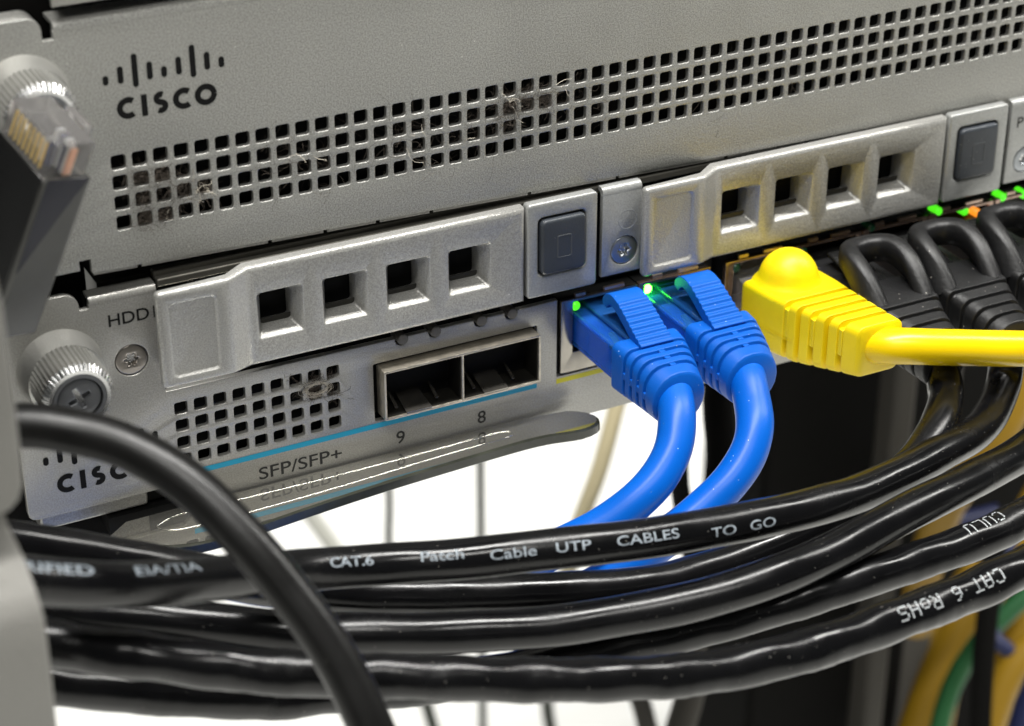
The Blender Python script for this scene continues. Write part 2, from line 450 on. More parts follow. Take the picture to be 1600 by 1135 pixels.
# bent top flange
prof = [(0, 20.55)]+[(1.3-1.3*math.cos(math.radians(a)), 20.7+1.3*math.sin(math.radians(a))) for a in range(0, 91, 15)]+[(5, 22.0), (5, 21.4), (1.2, 21.4), (1.2, 20.55)]
MB().loft([[(x, y, z) for y, z in prof] for x in (-6.45, XR)]).build('top_flange', 'plate', UR, smooth=40)
# thick mounting ear body behind the faceplate edge
earb = plate('mounting_ear', [(-26, 10), (-8.25, 10)]+[(x, z-.05) for x, z in ear], [], 1.2, 3.8, 'plate', UR, bevel=.5, res=3)
MB().box(-5.5, XR, 4.2, 110, -17.4, 21.2).build('chassis', 'chassis', UR)
MB().box(-6, XR, 2.6, 4.1, -17.2, 20).build('grille_backing', 'black', UR)
# lower edge gasket strip with its little gaps
gs = [-4.6, 3, 24.5, 34, 43.2, 52.8, 71, 88, 110, 127, 141, 160, 185, XR]
for a, b in zip(gs[:-1], gs[1:]):
    MB().add([(a+.35, .35, zb(a)), (b-.35, .35, zb(b)), (b-.35, 2.4, zb(b)), (a+.35, 2.4, zb(a)), (a+.35, .35, zb(a)-.55), (b-.35, .35, zb(b)-.55), (b-.35, 2.4, zb(b)-.55), (a+.35, 2.4, zb(a)-.55)],
             [(0,3,2,1),(4,5,6,7),(0,1,5,4),(1,2,6,5),(2,3,7,6),(3,0,4,7)]).build('edge_strip', 'plate2', UR)
logo(UR, 0, 0)

def thumbscrew(parent, cx, cz):
    t = MB().lathe([(0.0, 6.9), (-.5, 6.85), (-4.4, 6.15), (-4.7, 5.4)], cx+.35, cz-.8, 56).build('thumbscrew_collar', 'knurl', parent)
    nk = 44
    def teeth(i, j, r): return r if i in (0, 4) else r*(1+(.035 if j % 4 in (0, 1) else -.03))
    k = MB().lathe([(-4.5, 5.25), (-4.6, 5.45), (-10.6, 5.45), (-11.0, 5.40), (-11.0, 4.0)], cx, cz, nk*4, teeth, cap=False).build('thumbscrew_knob', 'knurl', t, smooth=30)
    MB().lathe([(-11.0, 5.45), (-12.0, 4.75), (-12.0, 4.2), (-11.6, 4.15)], cx, cz, nk*4, lambda i, j, r: r*(1+(.03 if j % 4 in (0, 1) else -.03)) if i < 1 else r, cap=False).build('chamfer_ring', 'chrome', t, smooth=30)
    MB().lathe([(-11.6, 4.25), (-12.1, 4.1), (-12.1, 3.55), (-11.3, 3.45)], cx, cz, 56, cap=False).build('washer_ring', 'screwhead', t)
    # screw head with a cross recess
    out = arc(cx, cz, 3.35, 3.35, 0, 360, 48)[:-1]
    a = 22; ca, sa = math.cos(math.radians(a)), math.sin(math.radians(a))
    cross = []
    for q in range(4):
        for ux, uz in ((.42, .42), (1.75, .36), (1.75, -.36)) if False else ((.45, -.40), (1.8, -.34), (1.8, .34)):
            c4, s4 = math.cos(q*math.pi/2), math.sin(q*math.pi/2)
            vx, vz = ux*c4-uz*s4, ux*s4+uz*c4
            cross.append((cx+vx*ca-vz*sa, cz+vx*sa+vz*ca))
    plate('screw_head', out, [cross], -11.75, 1.2, 'screwhead', t, bevel=.18, res=2)
    MB().lathe([(-10.8, 3.3), (-10.9, 0.02)], cx, cz, 24).build('cross_recess', 'chrome', t)
    return t
thumbscrew(UR, -12.2, 11.9)
hairs('lint', 'lint', UR, [(4.3, 0, -4.5, .8, 40, 3.5), (7.6, 0, -4.6, .9, 46, 4), (4.6, 0, -8, .7, 40, 3), (10.4, 0, -7.6, 1.1, 36, 4), (4.4, 0, -11.3, .7, 36, 3), (7.5, 0, -10.8, .8, 34, 3), (14, 0, -7.9, .8, 26, 3),
      (27, 0, -5, 3, 20, 4), (33, 0, -9, 3, 18, 4), (49, 0, -7, 3, 26, 5), (60, 0, -7, 3, 30, 5), (66.5, 0, -3.6, 1.0, 60, 3.5), (69.5, 0, -3.4, .9, 46, 3.5), (73, 0, -4, 1.0, 40, 4), (67, 0, -6.5, 1, 30, 3), (80, 0, -5, 3, 18, 4), (105, 0, -7, 5, 14, 4), (123, 0, -10, 1, 8, 3)], .022, 3)
hairs('pale_fibre', 'lintlight', UR, [(12.5, -.6, -8.3, .9, 3, 3.5), (14.5, -.7, -8.2, .2, 4, 1.6), (8, -.5, -11.2, .4, 1, 3), (67, -.6, -3, .8, 3, 3), (76, -.6, -2, .4, 1, 6), (30, -.5, -5.6, 1.2, 1, 4), (52, -.5, -6, 3, 2, 4)], .035, 5)

# ================================================================== DEVICE ABOVE (only its lower edge shows)
DA = empty('rack_unit', (60, 10, 24.2), 'grey rack unit above, only its bottom edge showing at the top', 'rack unit')
plate('faceplate', [(-6.3, 24.2), (XR, 24.6), (XR, 48), (-6.3, 48)], [], -.3, 1.4, 'plate2', DA, bevel=.3, res=2)
MB().box(-5.6, XR, 1.4, 110, 24.9, 48).build('chassis', 'black', DA)

# ================================================================== LOWER ROUTER
LR = empty('lower_router', (60, 10, -66), 'lower grey router with two drive carriers, network ports and cyan stripe', 'router', 'rack routers')
lear = [(-5.7, -24.2), (-7.2, -24.2), (-7.2, -23.6)]+[(-9.6+2.4*math.cos(math.radians(a)), -23.5+2.4*math.sin(math.radians(a))) for a in (0, 20, 40, 60, 80, 90)]+[(-17.6+1.4*math.cos(math.radians(a)), -22.5+1.4*math.sin(math.radians(a))) for a in (90, 120, 150, 180)]
scal = []
for cx in (66.8, 60.9, 52.3, 46.1):
    scal += [(cx+.45+1.1*math.cos(math.radians(a)), -42.15+1.1*math.sin(math.radians(a))) for a in (20, -10, -45, -90, -135, -170, -200)]
outline = [(-19, -57.5)]+[(-17.6-1.4*math.cos(math.radians(a)), -57.8-1.4*math.sin(math.radians(a))) for a in (30, 60, 90)]+[(6.5, -59.2), (7.5, -60.2), (7.5, -66.2), (XR, -66.2), (XR, -56.9), (76.4, -56.9), (76.4, -41.65)]+scal+[(5.2, -41.65), (5.2, -23.6), (-5.7, -23.6)]+lear
holes = [rrect(6.4+c*3.315, 6.4+c*3.315+2.2, -44.1-r*3.22-2.2, -44.1-r*3.22, .4, 3) for c in range(9) for r in range(4)]
holes.append(rrect(41.3, 72.4, -57.0+.3, -45.7, .3, 2))
holes.append(arc(.2, -34.6, 2.75, 2.75, 0, 360, 40)[:-1])
plate('faceplate', outline, holes, 0, 1.15, 'plate2', LR, bevel=.16, res=2)
prof = [(0, -23.65)]+[(1.1-1.1*math.cos(math.radians(a)), -23.5+1.1*math.sin(math.radians(a))) for a in range(0, 91, 15)]+[(3, -22.4), (3, -22.9), (1.1, -22.9), (1.1, -23.65)]
MB().loft([[(x, y, z) for y, z in prof] for x in (-5.6, 5.15)]).build('top_flange', 'plate2', LR, smooth=40)
MB().box(-3, XR, 4.3, 110, -62.6, -22.3).build('chassis', 'chassis', LR)
MB().box(-5.6, 76.5, 2.2, 4.2, -62.2, -23.2).build('front_backing', 'black', LR)
MB().box(5.6, XR, .6, 2.1, -23.4, -22.0).build('bay_frame', 'lipgrey', LR, bevel=.3)
MB().box(5.6, XR, 3.0, 3.4, -41, -23).build('bay_back', 'black', LR)
MB().box(5.6, XR, 2.2, 4.0, -22.9, -21.3).build('bay_lip', 'lipgrey', LR, bevel=.3)
# ear lower flange
MB().box(-17, 1, 1.3, 5, -62.3, -58).build('lower_flange', 'plate2', LR, bevel=.4)
logo(LR, -15.6, -60.9+0.0)
panel_text('printed_text', 'HDD1', -2.9, 4.75, -28.0, 2.05, 'ink', LR, bold=.01)
panel_text('printed_text', 'SFP/SFP+', 19.9, 34.9, -62.3, 2.35, 'ink2', LR, bold=.008)
panel_text('printed_text', '9', 45.1, 46.7, -62.2, 2.45, 'ink2', LR, bold=.008)
panel_text('printed_text', '8', 60.7, 62.3, -62.3, 2.45, 'ink2', LR, bold=.008)
MB().add([(8, -.05, -58.05), (72.4, -.05, -58.05), (72.4, -.05, -57.05), (8, -.05, -57.05)], [(0, 1, 2, 3)]).build('cyan_stripe', 'cyan', LR, smooth=0)
MB().add([(76.3, -.05, -58.25), (130, -.05, -58.25), (130, -.05, -57.3), (76.3, -.05, -57.3)], [(0, 1, 2, 3)]).build('yellow_stripe', 'yellowprint', LR, smooth=0)
thumbscrew(LR, -11.6, -32.6)
hairs('lint', 'lint', LR, [(30.4, -.2, -47.6, .7, 60, 3), (33, 0, -46.6, .8, 20, 3), (26, 0, -44.6, .6, 8, 3), (33.5, 0, -49.5, .7, 14, 3)], .035, 9)
# curled ring of pale lint
mbl = MB(); rnd = random.Random(4)
for k in range(22):
    pts = []; e = rnd.gauss(0, .3); a0 = rnd.uniform(0, 6); dx, dz = rnd.gauss(0, .25), rnd.gauss(0, .18)
    for i in range(rnd.randint(8, 18)):
        a = a0+i*.33
        pts.append(Vector((30.8+dx+(2.0+e)*math.cos(a)+rnd.gauss(0, .06), -.7+rnd.gauss(0, .1), -47.3+dz+(1.0+e*.7)*math.sin(a)+rnd.gauss(0, .06))))
    mbl.loft([[q+(u*math.cos(c)+v*math.sin(c))*.028 for c in (0, 2.09, 4.19)] for q, (t, u, v) in zip(pts, frames(pts))], False)
o = mbl.build('lint_curl', 'lintlight', LR, smooth=0, merge=False); o['kind'] = 'stuff'

def torx(parent, cx, cz, yf, r, material):
    rec = []
    for i in range(36):
        a = 2*math.pi*i/36; rec.append((cx+(.95+.24*math.cos(6*a))*math.cos(a), cz+(.95+.24*math.cos(6*a))*math.sin(a)))
    s = plate('torx_screw', arc(cx, cz, r, r, 0, 360, 48)[:-1], [rec], yf, 1.0, material, parent, bevel=.3, res=3)
    MB().lathe([(yf+.85, 1.5), (yf+.9, .02)], cx, cz, 20).build('socket_floor', 'chrome', s)
    mb = MB()
    for i in range(6):
        a = 2*math.pi*(i+.5)/6
        mb.lathe([(yf+.9, .2), (yf+.6, .12), (yf+.55, .02)], cx+.8*math.cos(a), cz+.8*math.sin(a), 8)
    mb.build('socket_lobe', 'chrome', s)
    return s
torx(LR, .2, -34.6, .1, 2.65, 'screw')

# light pipes
for x in (46.3, 52.4, 61.1, 67.0):
    MB().lathe([(3, .98), (-.9, .98), (-1.05, .8), (-1.1, .02)], x+.2, -41.75, 20).build('light_pipe', 'pipe', LR)

# ---- drive carriers
def cell(mb, x0, x1, z0, z1, hx0, hx1, hz0, hz1, r, yf, rings, floor, k=3):
    """front rectangle with a rounded hole whose walls run through rings of (inset, y[, dx, dz])"""
    O = [(x1, z0), (x1, z1), (x0, z1), (x0, z0)]
    H = rrect(hx0, hx1, hz0, hz1, r, k); n = len(H)
    vs = [(x, yf, z) for x, z in O]+[(x, yf, z) for x, z in H]; fs = []
    for c in range(4):
        b = 4+c*(k+1)
        for i in range(k): fs.append((c, b+i+1, b+i))
        nb = 4+((c+1) % 4)*(k+1)
        fs.append((c, (c+1) % 4, nb, b+k))
    mb.add(vs, fs)
    prev = [(x, yf, z) for x, z in H]
    for ins, y in rings:
        cur = [(x, y, z) for x, z in rrect(hx0+ins, hx1-ins, hz0+ins, hz1-ins, r, k)]
        vs = prev+cur; mb.add(vs, [(i, (i+1) % n, n+(i+1) % n, n+i) for i in range(n)]); prev = cur
    if floor: mb.add(prev, [tuple(range(n))])

def drive_carrier(x0, L, label):
    zt, zm1, zm0, zb_ = -21.7, -26.4, -34.9, -39.3
    yb, yt, y1 = -0.35, -5.0, -2.5
    mb = MB()
    X = [0, 11.9, 15.7, 17.0]
    for i in range(4): X += [17.0+11.25*i+8.2, 17.0+11.25*(i+1)] if i < 3 else [17.0+11.25*3+8.2, L]
    ys = lambda x: yt if x <= 11.9 else (yt+(y1-yt)*(x-11.9)/3.8 if x < 15.7 else y1)
    zt_ = lambda x: zt-.12*(x-L)/L*0
    bot = lambda x: zb_+.75 if x <= 11.9 else (zb_+.75*(15.7-x)/3.8 if x < 15.7 else zb_)
    # front: tab with recessed finger pad
    cell(mb, x0, x0+11.9, bot(0), zt, x0+1.7, x0+9.8, -36.9, -23.7, .9, yt, [(.06, yt+.05), (.3, yt+.42), (.42, yt+.47)], True, 4)
    mb.add([(x0+11.9, yt, bot(0)), (x0+15.7, y1, zb_), (x0+15.7, y1, zt), (x0+11.9, yt, zt)], [(0, 1, 2, 3)])
    xs = [15.7]
    for i in range(4):
        a = 17.0+11.25*i
        lo = 15.7 if i == 0 else a-1.5; hi = a+9.7 if i < 3 else L
        # walls slope in to a smaller square opening
        H = (a, a+8.2, zm0, zm1)
        cell(mb, x0+lo, x0+hi, zb_, zt, x0+H[0], x0+H[1], H[2], H[3], .55, y1, [(.10, y1+.06), (.26, y1+.28), (1.25, -.35), (1.42, 0.0), (1.45, 2.4)], False, 3)
        if i < 3:
            b = 17.0+11.25*(i+1)-1.5
            mb.add([(x0+hi, y1, zb_), (x0+b, y1, zb_), (x0+b, y1, zt), (x0+hi, y1, zt)], [(0, 1, 2, 3)])
            xs += [hi, b]
    xs += [L]
    seq = [0, 11.9]+xs
    ybk = lambda x: -3.1 if x <= 11.9 else yb
    for a, b in zip(seq[:-1], seq[1:]):
        mb.add([(x0+a, ys(a), zt), (x0+b, ys(b), zt), (x0+b, ybk(b), zt), (x0+a, ybk(a), zt)], [(0, 1, 2, 3)])
        mb.add([(x0+a, ys(a), bot(a)), (x0+b, ys(b), bot(b)), (x0+b, ybk(b), bot(b)), (x0+a, ybk(a), bot(a))], [(3, 2, 1, 0)])
    mb.add([(x0, yt, bot(0)), (x0, ybk(0), bot(0)), (x0, ybk(0), zt), (x0, yt, zt)], [(3, 2, 1, 0)])
    mb.add([(x0, -3.1, bot(0)), (x0+11.9, -3.1, bot(0)), (x0+11.9, -3.1, zt), (x0, -3.1, zt)], [(3, 2, 1, 0)])
    mb.add([(x0+11.9, -3.1, bot(0)), (x0+15.7, yb, zb_), (x0+15.7, yb, zt), (x0+11.9, -3.1, zt)], [(3, 2, 1, 0)])
    mb.add([(x0+L, y1, zb_), (x0+L, yb, zb_), (x0+L, yb, zt), (x0+L, y1, zt)], [(0, 1, 2, 3)])
    c = mb.build('drive_carrier', 'carrier', LR, smooth=40)
    # round only the outer edges and the two bends of the lever
    bm = bmesh.new(); bm.from_mesh(c.data)
    wl = bm.edges.layers.float.new('bevel_weight_edge'); e_ = 2e-5
    def rim(v):
        x, y, z = v.co/S-Vector((x0, 0, 0))
        return (abs(z-zt) < .02, abs(z-bot(x)) < .02, abs(x) < .02, abs(x-L) < .02, y < -1.5)
    for ed in bm.edges:
        if len(ed.link_faces) < 2 or ed.calc_face_angle(0) < math.radians(18): continue
        p_, q_ = rim(ed.verts[0]), rim(ed.verts[1])
        vert = abs(ed.verts[0].co.x-ed.verts[1].co.x) < e_ and abs(ed.verts[0].co.y-ed.verts[1].co.y) < e_
        bend = vert and any(abs(ed.verts[0].co.x/S-x0-t) < .02 for t in (11.9, 15.7)) and p_[4] and ed.verts[0].co.y/S < -2.3
        if bend or (p_[4] and q_[4] and any(p_[i] and q_[i] for i in range(4))): ed[wl] = 1.0
    bm.to_mesh(c.data); bm.free()
    bv = c.modifiers.new('bevel', 'BEVEL'); bv.width = .8*S; bv.segments = 4; bv.limit_method = 'WEIGHT'
    c['label'] = label
    for i in range(4):
        a = x0+17.0+11.25*i+1.3
        MB().box(a-.6, a+6.2, .3, .55, -34.6, -32.6).build('inner_ledge', 'chassis', c)
    return c
drive_carrier(3.5, 65.3, 'silver drive carrier left of the first square button')
drive_carrier(90.6, 65.9, 'silver drive carrier right of the first square button')

def button(x0, x1, label):
    bz = plate('button_bezel', rrect(x0, x1, -38.9, -21.4, .7, 4), [rrect(x0+2.1, x1-2.3, -34.9, -24.2, .9, 4)], -2.5, 2.1, 'bezel', LR, bevel=.45, res=3)
    bz['label'] = label
    MB().box(x0+1, x1-1, -.5, .3, -36, -23).build('bezel_back', 'black', bz)
    plate('push_button', rrect(x0+2.35, x1-2.55, -34.65, -24.5, 1.0, 5), [], -3.3, 2.4, 'button', bz, bevel=.55, res=4)
    cx = (x0+x1)/2-.1
    fr = [rrect(cx-1.45, cx+1.45, -31.9, -27.6, .5, 4), rrect(cx-1.2, cx+1.2, -31.65, -27.85, .3, 4)]
    plate('button_symbol', fr[0], [fr[1]], -3.36, .12, 'button_sym', bz, bevel=.02)
button(69.2, 82.7, 'silver bezel with a slate push button, nearer one')
button(157.0, 170.6, 'silver bezel with a slate push button, farther one')

def strip(x0, x1):
    s = plate('screw_strip', [(x0, -38.4), (x1, -38.4), (x1, -23.0), (x0, -23.0)], [arc(x0+4.5, -34.1, 2.75, 2.75, 0, 360, 36)[:-1]], -1.5, 1.0, 'bezel', LR, bevel=.12)
    prof = [(-1.5, -23.05)]+[(-.4-1.1*math.cos(math.radians(a)), -22.8+1.1*math.sin(math.radians(a))) for a in range(0, 91, 15)]+[(.4, -21.7), (.4, -22.4), (-.45, -22.6), (-.45, -23.05)]
    MB().loft([[(x, y, z) for y, z in prof] for x in (x0+.05, x1-.05)]).build('bent_lip', 'bezel', s, smooth=40)
    torx(LR, x0+4.5, -34.1, -1.42, 2.62, 'screwcool')
    o = MB().lathe([(-1.48, 1.9), (-1.53, 1.8), (-1.53, 1.75), (-1.48, 1.65)], x0+5.0, -28.3, 36, cap=False).build('stamped_ring', 'bezel', s)
strip(84.2, 92.0)
strip(172.2, 190)
panel_text('printed_text', 'P', 173.8, 175.2, -27.2, 2.1, 'ink', LR, y=-1.56)

# ---- optical port cage
cg = plate('port_cage', rrect(41.9, 71.6, -55.3, -45.9, .25, 2), [rrect(42.3, 56.35, -54.9, -46.3, .15, 2), rrect(56.75, 71.2, -54.9, -46.3, .15, 2)], -3.0, 3.2, 'cage', LR, bevel=.06)
MB().box(41.95, 71.55, .25, 22, -46.25, -45.95).box(41.95, 71.55, .25, 22, -55.25, -54.95).box(41.95, 42.25, .25, 22, -54.9, -46.3).box(71.25, 71.55, .25, 22, -54.9, -46.3).box(56.4, 56.7, .25, 22, -54.9, -46.3).build('cage_tunnel', 'tunnel', cg)
MB().box(42, 71.5, 22.1, 22.4, -55.2, -46).build('cage_back', 'black', cg)
MB().box(42.32, 56.33, -2.6, 21, -54.89, -54.8).box(56.77, 71.18, -2.6, 21, -54.89, -54.8).box(56.2, 56.34, -2.6, 21, -54.7, -46.4).box(71.05, 71.19, -2.6, 21, -54.7, -46.4).build('cage_shade_liner', 'tunnel', cg)  # dark sheets added over the inner walls as painted shade
for x in (45.9, 60.6):
    MB().add([(x, -3.0, -54.85), (x+4.7, -3.0, -54.85), (x+4.4, 4.5, -53.0), (x+.3, 4.5, -53.0), (x, -3.0, -54.6), (x+4.7, -3.0, -54.6), (x+4.4, 4.5, -52.75), (x+.3, 4.5, -52.75)],
             [(0,3,2,1),(4,5,6,7),(0,1,5,4),(1,2,6,5),(2,3,7,6),(3,0,4,7)]).build('spring_tab', 'jackmetal', cg)
    for dx in (-1.4, 6.2):
        MB().add([(x+dx, -1.2, -54.4), (x+dx+.6, -1.2, -54.4), (x+dx+.5, 4, -52.2), (x+dx+.1, 4, -52.2), (x+dx, -1.2, -54.1), (x+dx+.6, -1.2, -54.1), (x+dx+.5, 4, -51.9), (x+dx+.1, 4, -51.9)],
                 [(0,3,2,1),(4,5,6,7),(0,1,5,4),(1,2,6,5),(2,3,7,6),(3,0,4,7)]).build('side_spring', 'jackmetal', cg)

# ---- copper network jacks
jacks = [(76.9, 92.2, 85.4), (92.5, 107.4, 99.9), (110.6, 125.5, 118.5), (125.8, 140.4, 133.1), (140.7, 155.6, 148.2), (156.0, 171.2, 163.8), (171.6, 186, 178.8)]
leds = {0: ('ledgreen_glint', None), 1: ('ledbright', None), 2: ('ledoff', None), 3: ('ledoff', None), 4: ('ledoff', 'ledoff'), 5: ('ledgreen_glint', 'ledamber'), 6: ('ledgreen_glint', 'ledgreen_glint')}
for i, (a, b, c) in enumerate(jacks):
    j = plate('network_jack', rrect(a, b, -56.2, -41.9, .2, 2), [rrect(c-6.15, c+6.3, -52.4, -42.5, .15, 2)], -.5, 1.0, 'jackmetal' if i == 0 else 'jackcopper', LR, bevel=.1)
    MB().box(a, b, .6, 14, -42.2, -42.0).box(a, b, .6, 14, -56.1, -52.5).box(a+.02, c-6.2, .6, 14, -52.4, -42.3).box(c+6.35, b-.02, .6, 14, -52.4, -42.3).box(a, b, 14.1, 14.4, -56, -42).build('jack_cavity', 'black', j)
    MB().box(a+3, a+5, -.2, .4, -41.85, -41.2).box(b-6.5, b-2.5, -.2, .4, -41.85, -41.3).build('grounding_tab', 'tabmetal', j)
    spots = {4: [(c-5.5, -41.8, 'ledoff')], 5: [(158.2, -41.7, 'ledgreen_glint'), (164.6, -43.0, 'ledgreen_glint'), (166.2, -42.9, 'ledamber'), (167.7, -44.0, 'ledamber')], 6: [(172.6, -46.6, 'ledgreen_glint'), (173.5, -41.9, 'ledgreen_glint'), (178.8, -42.4, 'ledgreen_glint')]}.get(i, [(c-5.5, -43.5, leds[i][0])])  # lowest green spot of the last jack imitates a reflection on a latch
    for xx, zz, m in spots:
        MB().lathe([(2, .85), (-.35, .85), (-.65, .6), (-.75, .02)], xx, zz, 18).build('port_led_and_glint', m, j)

MB().box(-6, 82, .7, 7, -66.0, -62.8).build('tray_gap_shade', 'black', LR)  # solid black box added as the shade of the cavity behind the tray
# ---- clear label tray under the faceplate
tr = []
front = [(-9, -4.6), (-5, -8.2), (0, -11), (5, -12.4), (9, -12.3), (20, -10.9), (36, -9.2), (52, -8.2), (66, -7.6), (72, -7.9), (77, -9.2), (80.5, -8.6), (82, -6.5), (81.2, -3.4), (78, -1.6)]
outl = [(q.x, q.y) for q in catmull([(x, y, 0) for x, y in front], 1.5)]+[(70, -.6), (30, -.5), (9, -.4), (-4, -.6)]
mb = MB(); n = len(outl)
rings = []
for dz, ins in ((0, .25), (-.25, 0), (-1.75, 0), (-2.0, .25)):
    ring = []
    cxm = 38; cym = -5
    for x, y in outl:
        ring.append((x+(ins if x < cxm else -ins), y+(ins if y < cym else -ins), -63.3+dz-.0))
    rings.append(ring)
mb.loft(rings)
LT = mb.build('label_tray', 'trayedge', LR, smooth=30)
MB().loft([[(x+(.4 if x < 38 else -.4), y+(.4 if y < -5 else -.1), -63.3+dz) for x, y in outl] for dz in (.01, .05)]).build('tray_face', 'clear', LT, smooth=0)
LT['label'] = 'clear plastic label tray under the faceplate'
race = [(0.5, -4.2), (3, -2.9), (8, -2.6), (30, -3.2), (50, -3.2), (63, -2.9), (65.3, -3.4), (65.6, -4.3), (64.4, -5.1), (50, -5.6), (30, -6.8), (8, -7.3), (2.5, -6.6), (.4, -5.3)]
tube('tray_bead', [(x, y, -63.25) for x, y in race]+[(race[0][0], race[0][1], -63.25)], .13, 'clear', LT, 10, .8)

# ================================================================== PATCH CABLES
PATHS = {
 'C0': [(132.6, -34.6, -52.4), (131.5, -39.1, -54.3), (124.1, -47.0, -54.7), (114.6, -52.6, -57.2), (101.4, -54.5, -61.0), (85.0, -55.2, -63.4), (73.3, -54.8, -64.3), (62.6, -54.3, -64.0), (47.0, -50.5, -62.6), (33.1, -45.4, -61.8), (20.3, -40.7, -60.6), (7.6, -39.1, -56.2), (-2.3, -39.7, -50.7), (-9.8, -39.7, -46.7), (-18.6, -39.0, -42.5), (-27.6, -38.3, -38.4), (-37.9, -37.1, -34.6)],
 'K1': [(148.0, -32.5, -52.7), (146.1, -37.2, -57.7), (134.0, -46.6, -58.2), (119.8, -53.3, -56.1), (101.4, -59.4, -54.3), (88.9, -62.1, -52.5), (74.8, -62.9, -50.9), (58.0, -61.2, -49.9), (42.9, -58.1, -49.1), (31.0, -54.5, -49.2), (21.5, -51.0, -49.2), (9.5, -49.9, -47.1), (-5.8, -56.7, -39.6), (-20.9, -63.4, -32.0), (-32.9, -66.3, -25.9), (-43.6, -67.6, -20.2)],
 'K2': [(158.6, -41.7, -58.7), (148.0, -49.3, -59.2), (135.7, -55.6, -59.0), (116.6, -63.2, -56.0), (102.3, -67.6, -54.4), (88.4, -70.0, -55.4), (76.5, -71.6, -55.5), (63.6, -69.8, -57.2), (52.1, -66.1, -58.7), (40.4, -62.9, -59.1), (24.5, -57.9, -58.1), (14.8, -54.8, -56.9), (5.3, -49.8, -56.7), (-5.0, -46.6, -53.9), (-15.8, -42.2, -51.7), (-27.4, -38.4, -49.0), (-38.9, -34.9, -46.5)],
 'K3': [(141.7, -65.1, -61.1), (117.1, -71.3, -60.6), (98.3, -72.0, -60.8), (87.7, -71.8, -61.1), (78.4, -70.4, -62.3), (70.5, -68.4, -63.8), (62.6, -66.4, -65.0), (50.8, -62.7, -66.7), (37.0, -59.2, -68.5), (23.0, -54.9, -69.1), (8.9, -51.9, -67.7), (2.1, -51.5, -66.5), (-14.6, -50.7, -60.3), (-29.4, -49.5, -54.1), (-42.6, -49.1, -47.8)],
 'K4': [(131.7, -79.4, -59.4), (111.1, -85.2, -57.0), (97.6, -86.3, -57.5), (83.0, -87.4, -57.1), (69.9, -87.3, -57.4), (54.0, -85.3, -57.2), (42.1, -83.3, -55.4), (31.0, -80.4, -53.8), (16.0, -76.1, -51.0), (5.8, -72.5, -49.5), (-4.2, -68.9, -47.9), (-13.9, -65.1, -45.6), (-24.6, -61.5, -42.5), (-30.5, -59.8, -40.4), (-42.6, -55.1, -36.7)],
 'F': [(-37.4, -46.1, -13.3), (-28.9, -50.2, -12.8), (-24.3, -52.9, -13.3), (-18.1, -57.1, -15.0), (-12.1, -63.6, -18.6), (-7.7, -70.5, -24.0), (-3.6, -76.7, -30.8), (-0.5, -82.3, -37.3), (1.5, -87.8, -44.6), (2.8, -93.5, -53.0)],
 'B1': [(84.1, -27.5, -50.1), (82.7, -30.3, -51.7), (80.3, -33.5, -54.8), (76.1, -35.9, -58.1), (70.4, -36.5, -61.7), (64.5, -35.5, -65.1), (57.2, -33.6, -68.2), (46.8, -30.9, -72.6), (35.6, -27.6, -76.7), (24.4, -24.5, -78.9), (12.5, -20.6, -78.3), (-3.7, -15.0, -74.4), (-21.1, -7.9, -71.3)],
 'B2': [(98.5, -27.0, -49.6), (97.4, -30.3, -51.8), (95.6, -34.3, -53.6), (92.8, -37.3, -56.8), (87.6, -39.4, -60.5), (81.4, -39.8, -64.3), (74.8, -39.8, -67.7), (69.3, -39.0, -71.0), (63.8, -37.1, -74.8), (56.8, -34.6, -78.6), (46.7, -31.0, -81.2), (35.1, -28.5, -80.7), (23.1, -27.4, -78.5), (12.0, -27.8, -75.8), (-2.0, -26.0, -72.2), (-23.5, -17.5, -68.1)],
 'Y': [(121.7, -33.0, -46.2), (123.3, -34.8, -45.7), (131.6, -38.2, -46.4), (145.7, -41.6, -48.5), (161.5, -43.6, -51.0)],
}

def sec(cx, cz, y, hw, hh, rr, k=5, dz=0):
    rr = min(rr, hw-.01, hh-.01)
    return [(cx+x, y, cz+z) for x, z in rrect(-hw, hw, -hh, hh, rr, k)]

def boot_body(name, mat_, par, secs, grooves, cut=.55):
    """sections (y, cx, cz, half width, half height, radius) interpolated along y with ring grooves cut in"""
    def at(y):
        for a, b in zip(secs[:-1], secs[1:]):
            if a[0] >= y >= b[0]:
                f = (a[0]-y)/(a[0]-b[0]); f2 = f
                return [a[i]+(b[i]-a[i])*f2 for i in range(1, 6)]
        return list(secs[-1][1:])
    ys = [s[0] for s in secs]
    prof = [(y, 0) for y in ys]
    for g0, g1 in grooves:
        prof += [(g0, 0), (g0-.12, cut), (g1+.12, cut), (g1, 0)]
    prof.sort(key=lambda q: -q[0])
    rings = []
    for y, c in prof:
        cx, cz, hw, hh, rr = at(y); rings.append(sec(cx, cz, y, hw-c, hh-c, max(.3, rr-c*.5)))
    y, c = prof[-1]
    cx, cz, hw, hh, rr = at(y)
    rings.append(sec(cx, cz, y-.35, hw-.5, hh-.5, rr-.3))
    cx, cz, hw, hh, rr = at(prof[0][0])
    rings.insert(0, sec(cx, cz, prof[0][0]+.25, hw-.3, hh-.3, rr))
    return MB().loft(rings).build(name, mat_, par, smooth=38, bevel=.14, seg=2, blim=35), at

